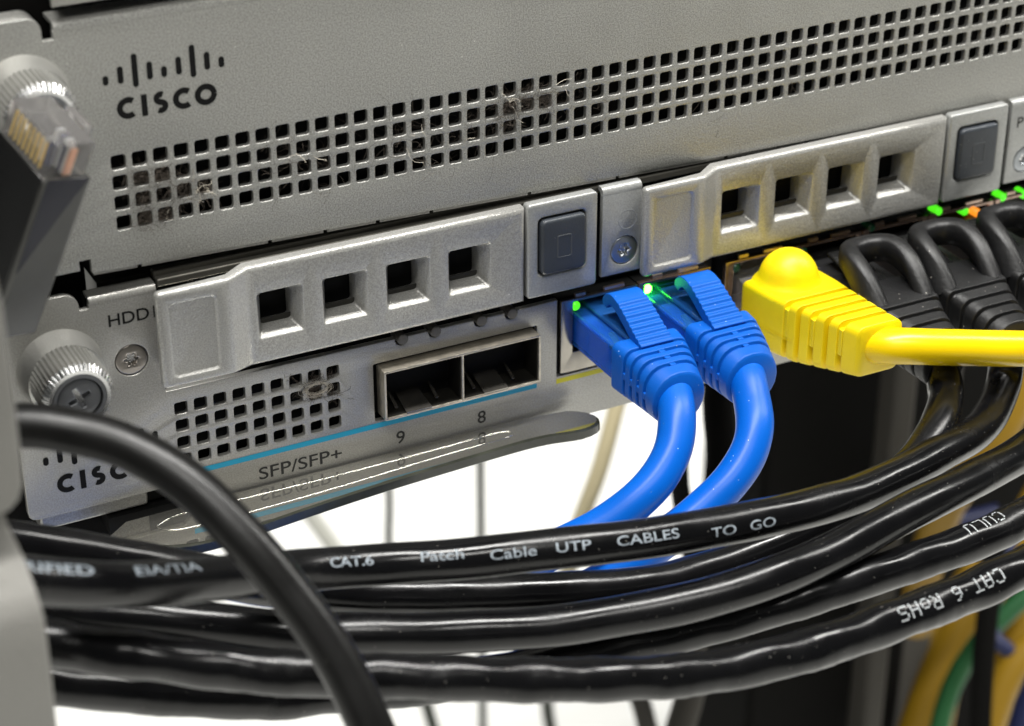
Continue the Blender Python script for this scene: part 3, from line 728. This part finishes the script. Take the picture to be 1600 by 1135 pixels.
def blue_patch(port, key, label):
    c = port; E_ = empty('patch_cable', (c, -26, -54), label, 'patch cable', 'blue patch cables')
    # plug shell, core and contacts
    plug = MB().box(c-5.75, c+5.75, -16, 9, -51.6, -45.0).box(c-3.0, c+3.0, -14.5, 6, -45.0, -44.0).build('plug', 'blueclear', E_, bevel=.45, seg=3)
    MB().box(c-4.6, c+4.6, -13.2, 8, -50.9, -46.2).build('plug_core', 'bluecore', plug)
    for k in range(4):
        MB().obox(Vector((c-4.2+k*2.1, -10.5, -45.85)), Vector((1, 0, 0)), Vector((.25, 1, 0)).normalized(), Vector((0, 0, 1)), 0, 1.1, -2.2, 1.8, -.3, .3).build('wire', 'copper' if k % 2 == 0 else 'bluecable', plug)
    b, at = boot_body('strain_relief', 'blue', E_, [(-14.8, c, -48.3, 6.5, 4.6, 1.3), (-17.6, c, -48.4, 6.4, 4.7, 1.8), (-22, c-.1, -49.1, 5.8, 4.9, 3.2), (-26.8, c-.4, -50.1, 5.1, 5.0, 4.8)],
                      [(-18.2, -18.9), (-20.1, -20.9), (-22.0, -22.8), (-23.9, -24.7)], .62)
    for y in (-18.55, -20.5, -22.4, -24.3):      # bridges that break the grooves
        cx, cz, hw, hh, rr = at(y)
        MB().box(cx-.55, cx+.55, y-.38, y+.38, cz+hh-1.2, cz+hh-.03).build('rib_bridge', 'blue', b, bevel=.1)
        MB().box(cx-hw+.03, cx-hw+1.2, y-.38, y+.38, cz-.6, cz+.6).build('rib_bridge', 'blue', b, bevel=.1)
    # arched latch strap with cross ridges
    path = [(-18.6, -44.3), (-17.0, -43.6), (-15.2, -42.7), (-13.4, -41.7), (-11.6, -40.75), (-9.9, -40.0), (-8.3, -39.6), (-7.0, -39.75), (-6.0, -40.6), (-5.6, -41.6)]
    pv = catmull([(c, y, z) for y, z in path], .12)
    rings = []; s = 0
    for i, q in enumerate(pv):
        t = (pv[min(i+1, len(pv)-1)]-pv[max(i-1, 0)]).normalized(); nn = Vector((1, 0, 0)).cross(t).normalized()
        if nn.z < 0: nn = -nn
        if i: s += (q-pv[i-1]).length
        f = i/(len(pv)-1)
        hw = 3.2-.35*f; th = 1.0 if f < .93 else 1.0-.25*(f-.93)/.07
        rid = .13*math.sin(s*2*math.pi/1.3) if .04 < f < .66 else 0
        X = Vector((1, 0, 0))
        rings.append([q-X*hw-nn*th, q+X*hw-nn*th, q+X*hw+nn*(th+rid), q-X*hw+nn*(th+rid)])
    MB().loft(rings).build('latch_strap', 'blue', E_, smooth=30, bevel=.13, seg=2, blim=40)
    tube('cable', [(c-.3, -24.5, -49.6)]+PATHS[key][0:], 3.2, 'bluecable', E_, 24, wob=.006, seed=int(c))
    return E_
blue_patch(85.4, 'B1', 'blue patch cable beside the yellow stripe, the nearer of two')
blue_patch(99.9, 'B2', 'blue patch cable next to the yellow plug, the farther of two')

def yellow_patch():
    c = 118.4; E_ = empty('patch_cable', (c, -30, -52), 'yellow patch cable with a domed snagless boot', 'patch cable')
    MB().box(c-5.75, c+5.75, -8, 9, -51.6, -45.0).build('plug', 'clearplug', E_, bevel=.4)
    b, at = boot_body('boot', 'yellow', E_, [(-5.0, c, -48.4, 7.0, 4.6, 1.0), (-6.2, c, -48.3, 7.4, 5.2, 1.2), (-13.5, c+.1, -48.3, 7.3, 5.7, 1.2), (-20, c+.6, -47.9, 6.7, 5.6, 1.4), (-32.5, c+2.9, -46.7, 4.7, 4.8, 1.7)],
                      [(-17.4, -18.6), (-20.3, -21.3), (-23.0, -24.2), (-25.9, -26.9), (-28.6, -29.8)], 1.15)
    for y in (-18.0, -23.6, -29.2):
        cx, cz, hw, hh, rr = at(y)
        MB().box(cx-hw+.06, cx-hw+1.5, y-.56, y+.56, cz-1.2, cz+hh-1.3).build('rib_bridge', 'yellow', b, bevel=.12)
    MB().add([(c-7.36, -6.6, -49.4), (c-7.34, -13.5, -49.5), (c-6.2, -20, -49.4), (c-6.2, -20, -49.2), (c-7.34, -13.5, -49.3), (c-7.36, -6.6, -49.2)], [(0, 1, 4, 5), (1, 2, 3, 4)]).build('mould_seam', 'yellow', b, smooth=0)
    # snagless dome
    rings = [[(c-.4+rr*math.cos(t), -9.6+rr*math.sin(t), zz) for t in [2*math.pi*k/32 for k in range(32)]] for rr, zz in ((6.6, -43.5), (6.0, -42.75), (5.6, -42.3))]
    for i in range(1, 9):
        a = math.radians(90*i/9)
        r = 5.4*math.cos(a); z = -42.6+5.6*math.sin(a)
        rings.append([(c-.4+r*math.cos(t), -9.6+r*1.0*math.sin(t), z) for t in [2*math.pi*k/32 for k in range(32)]])
    rings.append([(c-.4+.02*math.cos(2*math.pi*k/32), -9.6+.02*math.sin(2*math.pi*k/32), -37.0) for k in range(32)])
    MB().loft(rings).build('latch_dome', 'yellow', b, smooth=60)
    tube('cable', [(c+1.5, -28.5, -47.0)]+PATHS['Y'], 3.15, 'yellowcable', E_, 24, wob=.004)
yellow_patch()

def black_boot(c, E_):
    MB().box(c-5.75, c+5.75, -17, 9, -51.6, -45.0).build('plug', 'blackboot', E_, bevel=.4)
    b, at = boot_body('strain_relief', 'blackboot', E_, [(-16, c, -48.2, 6.8, 4.5, 1.0), (-24.5, c, -48.4, 6.9, 4.6, 1.2), (-27.5, c-.1, -48.8, 6.0, 4.5, 2.2), (-36.5, c-.3, -50.6, 4.6, 4.6, 4.2)],
                      [(-25.2, -26.2), (-28.2, -29.1), (-31.0, -31.9), (-33.6, -34.4)], .7)
    # hairpin latch guard: two arms rising forward and joined by a rounded end
    P_ = [(-5.3, -23.0, -45.4), (-5.4, -20.5, -43.0), (-5.3, -17.2, -40.8), (-4.8, -13.6, -39.6), (-3.6, -11.2, -39.8), (0, -10.0, -40.2), (3.6, -11.2, -39.8), (4.8, -13.6, -39.6), (5.3, -17.2, -40.8), (5.4, -20.5, -43.0), (5.3, -23.0, -45.4)]
    pv = catmull([(c+x, y, z) for x, y, z in P_], .8); rings = []
    for i, q in enumerate(pv):
        t = (pv[min(i+1, len(pv)-1)]-pv[max(i-1, 0)]).normalized()
        out = Vector((q.x-c, q.y+15, 0)).normalized(); out = (out-t*out.dot(t)).normalized(); nn = t.cross(out)
        rings.append([q+out*1.8*math.copysign(abs(math.cos(a))**.6, math.cos(a))+nn*2.4*math.copysign(abs(math.sin(a))**.6, math.sin(a)) for a in [2*math.pi*k/12 for k in range(12)]])
    MB().loft(rings).build('latch_guard', 'blackboot', E_, smooth=60)
    MB().add([(c-2.9, -16, -44.9), (c+2.9, -16, -44.9), (c+2.9, -4, -42.6), (c-2.9, -4, -42.6), (c-2.9, -16, -45.6), (c+2.9, -16, -45.6), (c+2.9, -4, -43.4), (c-2.9, -4, -43.4)],
             [(0,3,2,1),(4,5,6,7),(0,1,5,4),(1,2,6,5),(2,3,7,6),(3,0,4,7)]).build('latch', 'darkboot', E_, bevel=.2)

KG = 'black patch cables in the bundle'
def black_patch(key, label, port=None, r=3.1, wob=.01, lam=9, bumps=0.0, seed=0):
    P_ = PATHS[key]
    E_ = empty('patch_cable', P_[len(P_)//2], label, 'patch cable', KG)
    if port:
        black_boot(port, E_)
        P_ = [(port-.3, -34.5, -50.2)]+P_[1 if key != 'K2' else 0:]
    o, pts = tube('cable', P_, r, 'blackcable', E_, 26, 1.0, wob, lam, 2, bumps, seed)
    return E_, o, pts

E0, c0, p0 = black_patch('C0', 'black cable from the plug nearest the yellow one, hidden behind the lettered cable', 133.1, 3.1, .008, 10, seed=1)
E1, c1, p1 = black_patch('K1', 'uppermost black cable with large grey lettering along its length', 148.2, 3.1, .008, 14, seed=2)
E2, c2, p2 = black_patch('K2', 'black cable directly below the lettered one, smooth and unmarked', 163.8, 3.1, .010, 16, seed=3)
E3, c3, p3 = black_patch('K3', 'black cable between the smooth one and the dot-printed lowest one', None, 3.1, .020, 10, .010, 4)
E4, c4, p4 = black_patch('K4', 'lowest front black cable with bumpy jacket and white dot-matrix print', None, 3.15, .030, 11, .014, 5)

def s_at(pts, target):
    """arc length of the path point nearest to target"""
    t = Vector(target); best = (1e9, 0); s = 0
    for i, q in enumerate(pts):
        if i: s += (q-pts[i-1]).length
        best = min(best, ((q-t).length, s))
    return best[1]

def rev_text(name, body, pts, r, x_left, ang, parent, scale, stretch, bold=.008):
    """lettering that reads left to right in +x along a cable whose path runs right to left"""
    P2 = list(reversed(pts))
    s = 0
    for i in range(1, len(P2)):
        s += (P2[i]-P2[i-1]).length
        if P2[i].x >= x_left: break
    tube_text(name, text2d(body, 1.0, bold), P2, r, s, ang, 'cabletext', parent, False, scale, stretch)
T1 = 2.35
for body, x in (('RIFIED', -37.2), ('EIA/TIA', -22.4), ('CAT.6', 10.3), ('Patch', 25.0), ('Cable', 34.2), ('UTP', 43.7), ('CABLES', 52.7), ('TO', 66.5), ('GO', 73.3)):
    rev_text('cable_lettering', body, p1, 3.1, x, 36 if x < 0 else (14 if x < 30 else (2 if x < 60 else -14)), c1, T1*.86, 1.85 if x < 0 else 1.45)
# inkjet print, upside down as it lies
def inkjet(body, pts, r, x_right, ang, parent):
    P2 = list(reversed(pts)); s = 0
    for i in range(1, len(P2)):
        s += (P2[i]-P2[i-1]).length
        if P2[i].x >= x_right: break
    tube_text('inkjet_print', dot_text(body), P2, r, s, ang, 'cabletext2', parent, True)
inkjet('CAT-6 RoHS', p4, 3.2, 104.0, 8, c4)
inkjet('CULU', p3, 3.15, 117.5, 42, c3)

FE = empty('power_cord', PATHS['F'][-1], 'thick matte black cord crossing diagonally in front of the bundle', 'cable')
tube('cord', PATHS['F'], 2.95, 'mattecable', FE, 28, 1.0, .003)

# loose plug hanging in front of the upper router
A = Vector((0.3146, -0.2424, 0.9178)); W = Vector((0.2347, -0.917, -0.3226)); T = Vector((0.9198, 0.3169, -0.2316))
O = Vector((-12.4, -22.9, 12.4))+Vector((-3.22, -6.26, 3.81))+W*1.0
k = .97
LP = empty('loose_patch_cable', O-A*30, 'loose black patch cable with a clear plug hanging at the left', 'patch cable')
pl = MB()
pl.obox(O, A, W, T, -12*k, 0, -11.7*k, 0, 0, 6.6*k)
plo = pl.build('plug', 'clearplug', LP, bevel=.35, seg=2)
MB().obox(O, A, W, T, -20*k, -5.6*k, -10.9*k, -.8*k, .9*k, 5.8*k).build('plug_core', 'darkboot', plo)
for i in range(8):
    w0 = -1.7*k-i*1.1*k
    MB().obox(O, A, W, T, -5.0*k, -.9*k, w0-.34*k, w0+.02*k, -.14, .12*k).build('contact', 'gold', plo)
# coloured conductors seen through the tip
for i, cc in enumerate(('copper', 'cabletext2', 'bgblue', 'cabletext2')):
    MB().obox(O, A, W, T, -5.5*k, -1.2*k, -.9*k-i*1.2*k, -.35*k-i*1.2*k, 3.0*k, 4.2*k).build('conductor', cc, plo)
sl = MB().obox(O, A, W, T, -34*k, -5.8*k, -12.2*k, .35*k, -.25*k, 7.9*k).build('plug_sleeve', 'greysleeve', LP, bevel=.7, seg=3)
MB().obox(O, A, W, T, -33*k, -5.6*k, -11.9*k, -.1*k, -.6*k, -.27*k).build('sleeve_shade_panel', 'darkboot', sl, bevel=.15)  # black panel added as painted shade on the contact side
MB().add([O+A*(-5.7*k)+W*.37*k+T*.3*k, O+A*(-5.7*k)+W*.37*k+T*7.4*k, O+A*(-9.5*k)+W*.37*k+T*5.6*k, O+A*(-22*k)+W*.37*k+T*.3*k], [(0, 1, 2, 3)]).build('sleeve_window', 'navy', sl, smooth=0)
MB().obox(O, A, W, T, -29*k, -17*k, -8*k, -3*k, 8.0*k, 10.0*k).build('latch_tab', 'blackboot', LP, bevel=.4)
MB().obox(O, A, W, T, -10*k, .4*k, -8.6*k, -3.2*k, 6.7*k, 8.2*k).build('latch', 'clearplug', LP, bevel=.3)
cc = O-A*34*k-W*6*k+T*3.6*k
tube('cable', [cc+A*4, cc-A*6, cc-A*20+Vector((-6, -2, 0)), cc-A*40+Vector((-22, -6, 0))], 3.0, 'mattecable', LP, 20)

# ================================================================== LEFT BRACKET
BK = empty('cable_bracket', (-45, -82, -60), 'blurred grey metal cable bracket along the left edge', 'bracket')
yb_ = -80.0
up_o = [(-75, -6.8), (-39.1, -6.8), (-37.8, -6.5), (-36.6, -5.4), (-35.9, -3.6), (-35.7, 0), (-35.6, 10), (-35.6, 19), (-36.2, 26), (-38, 32), (-75, 34)]
plate('upper_arm', up_o, [], yb_, 3.0, 'bracket', BK, bevel=.8, res=4)
rows = [(-6.0, -38.6, -78.0), (-9.5, -37.9, -78.6), (-12.2, -37.2, -79.5), (-13.2, -37.0, -80.3), (-15.5, -36.8, -83.0), (-17.2, -36.7, -84.6), (-18.6, -36.65, -85.3), (-22, -36.7, -85.6), (-35, -36.9, -85.6), (-60, -37.3, -85.6)]
vs = []; fs = []
for z, xr, y in rows: vs += [(-75, y, z), (xr-.6, y, z), (xr, y+.5, z), (xr, y+2.2, z), (-75, y+2.2, z)]
for i in range(len(rows)-1):
    for j in range(4): fs.append((i*5+j, i*5+j+1, (i+1)*5+j+1, (i+1)*5+j))
MB().add(vs, fs).build('lower_arm', 'bracket', BK, smooth=50)

# ================================================================== BACKGROUND, out of focus
def post(name, x0, x1, y0, y1, m, label, z1=-70):
    o = MB().box(x0, x1, y0, y1, -420, z1).build(name, m, None, bevel=2)
    return tag(o, label, 'rack post')
post('rack_post', 206, 262, 118, 150, 'post_black', 'black rack upright behind the blue and yellow cables')
post('rack_post', 238, 245, 104, 114, 'post_brown', 'narrow brown-grey rack upright below the yellow cable')
post('rack_post', 262, 300, 150, 180, 'post_grey', 'blurred grey rack upright at the lower right', -150)
o = MB().box(250, 800, 190, 210, -420, -75).build('dark_cabinet', 'post_black', None, bevel=2); tag(o, 'large dark cabinet filling the right background', 'cabinet')
o = MB().box(-60, -4.2, 5.4, 9, -72, 70).build('rack_rail', 'post_black', None, bevel=.6); tag(o, 'black rack rail behind the mounting ears at the left', 'rack rail')
post('rod', 186, 189, 255, 258, 'post_green', 'thin dark rod standing under the clear tray')['category'] = 'rod'
def bgcable(name, P_, r, m, label):
    E_ = empty(name, P_[-1], label, 'cable', 'blurred cables in the background')
    tube('cable', P_, r, m, E_, 14, 6)
bgcable('hanging_wire', [(156, 266, -236), (157, 261, -251), (153, 258, -261), (152, 252, -280)], 1.3, 'post_green', 'short dark wire dangling under the clear tray')
bgcable('hanging_cable', [(208, 187, -150), (202, 184, -172), (194, 180, -186), (187, 174, -201), (182, 178, -219), (180, 184, -250)], 2.6, 'beige', 'beige cable hanging beyond the end of the clear tray')
bgcable('hanging_cable', [(152, 66, -80), (148, 63, -101), (142, 60, -111), (140, 60, -124), (144, 57, -150)], 2.2, 'post_black', 'dark cable hanging between the two blue cables')
bgcable('hanging_cable', [(159.2, 70.6, -100.7), (154.9, 66.5, -111.0), (153.0, 63.6, -117.5), (152.7, 58.2, -126.5), (147.6, 54.6, -136.8), (141.1, 50.1, -149.7)], 3.7, 'post_black', 'dark cable hanging behind the farther blue cable')
bgcable('hanging_cable', [(316, 124, -216), (296, 120, -240), (277, 117, -261), (260, 109, -288)], 6, 'ochre', 'blurred ochre cable slanting across the lower right corner')
bgcable('hanging_cable', [(275, 95, -100), (268, 91, -144), (259, 84, -162), (250, 91, -179), (246, 94, -200), (249, 100, -231)], 5, 'ochre', 'blurred ochre cable behind the dusty black cables')
bgcable('hanging_cable', [(318, 126, -240), (313, 123, -262), (303, 119, -278), (296, 108, -301)], 5, 'ochre', 'blurred ochre cable hanging at the right edge')
bgcable('hanging_cable', [(298, 100, -229), (275, 102, -246), (264, 100, -259), (256, 93, -276)], 3, 'bgreen', 'blurred green cable slanting beside the ochre ones')
bgcable('hanging_cable', [(285, 70, -246), (279, 75, -244), (270, 85, -235), (266, 89, -232), (300, 120, -225)], 2.4, 'bgblue', 'blurred dark blue cable crossing the ochre ones')
bgcable('hanging_cable', [(256, 115, -190), (250, 113, -206), (262, 108, -206), (277, 102, -202)], 3, 'bgblue', 'blurred dark blue cable behind the dot-printed cable')
bgcable('hanging_cable', [(155.2, 362.9, -296.1), (160.7, 352.2, -309.0), (166.7, 342.6, -319.8), (173.9, 324.5, -343.5)], 3.2, 'palegrey', 'pale grey cable slanting below the left end of the clear tray')
bgcable('hanging_cable', [(179.3, 151.1, -245.6), (182.7, 141.2, -258.9), (182.0, 131.5, -275.6)], 3.0, 'post_grey', 'grey cable hanging below the bundle near the middle')
bgcable('hanging_cable', [(172.5, 99.5, -210.0), (171.4, 93.6, -220.6), (164.6, 91.6, -229.6), (160.5, 87.3, -240.1)], 4.0, 'post_brown', 'brown-grey cable curving below the bundle right of the middle')
bgcable('hanging_cable', [(285.9, 79.7, -230.6), (274.9, 82.4, -235.4), (265.6, 80.4, -246.7), (255.9, 73.6, -266.1)], 4.5, 'ochre', 'blurred ochre cable in the tangle at the right edge, upper strand')
bgcable('hanging_cable', [(335.9, 152.7, -257.5), (320.1, 149.6, -276.0), (303.3, 144.7, -298.3), (293.0, 134.2, -324.2)], 4.5, 'ochre', 'blurred ochre cable in the tangle low in the corner, steep strand')
bgcable('hanging_cable', [(338.4, 175.1, -281.7), (322.8, 173.7, -297.2), (310.1, 168.5, -316.5), (297.5, 158.5, -343.6)], 4.0, 'ochre', 'blurred ochre cable in the tangle nearest the grey upright')
bgcable('hanging_cable', [(264.6, 53.8, -207.1), (252.5, 52.8, -219.2), (244.6, 48.6, -232.7), (239.7, 42.9, -246.3)], 4.0, 'bgblue', 'blurred dark blue cable low in the right corner')
bgcable('hanging_cable', [(252.4, 74.8, -183.0), (245.6, 67.3, -201.1), (240.3, 60.9, -216.1), (233.5, 49.7, -240.2)], 3.0, 'post_black', 'blurred black cable running down through the ochre tangle')
bgcable('hanging_wire', [(171.6, 283.7, -328.4), (171.7, 273.7, -344.8), (172.8, 260.7, -365.2)], 2.2, 'post_green', 'blurred thin dark wire just below the bundle left of the rod')
bgcable('hanging_wire', [(217.0, 260.3, -328.5), (210.4, 252.5, -346.9), (210.0, 241.5, -365.3)], 2.2, 'post_green', 'blurred thin dark wire just below the bundle right of the rod')
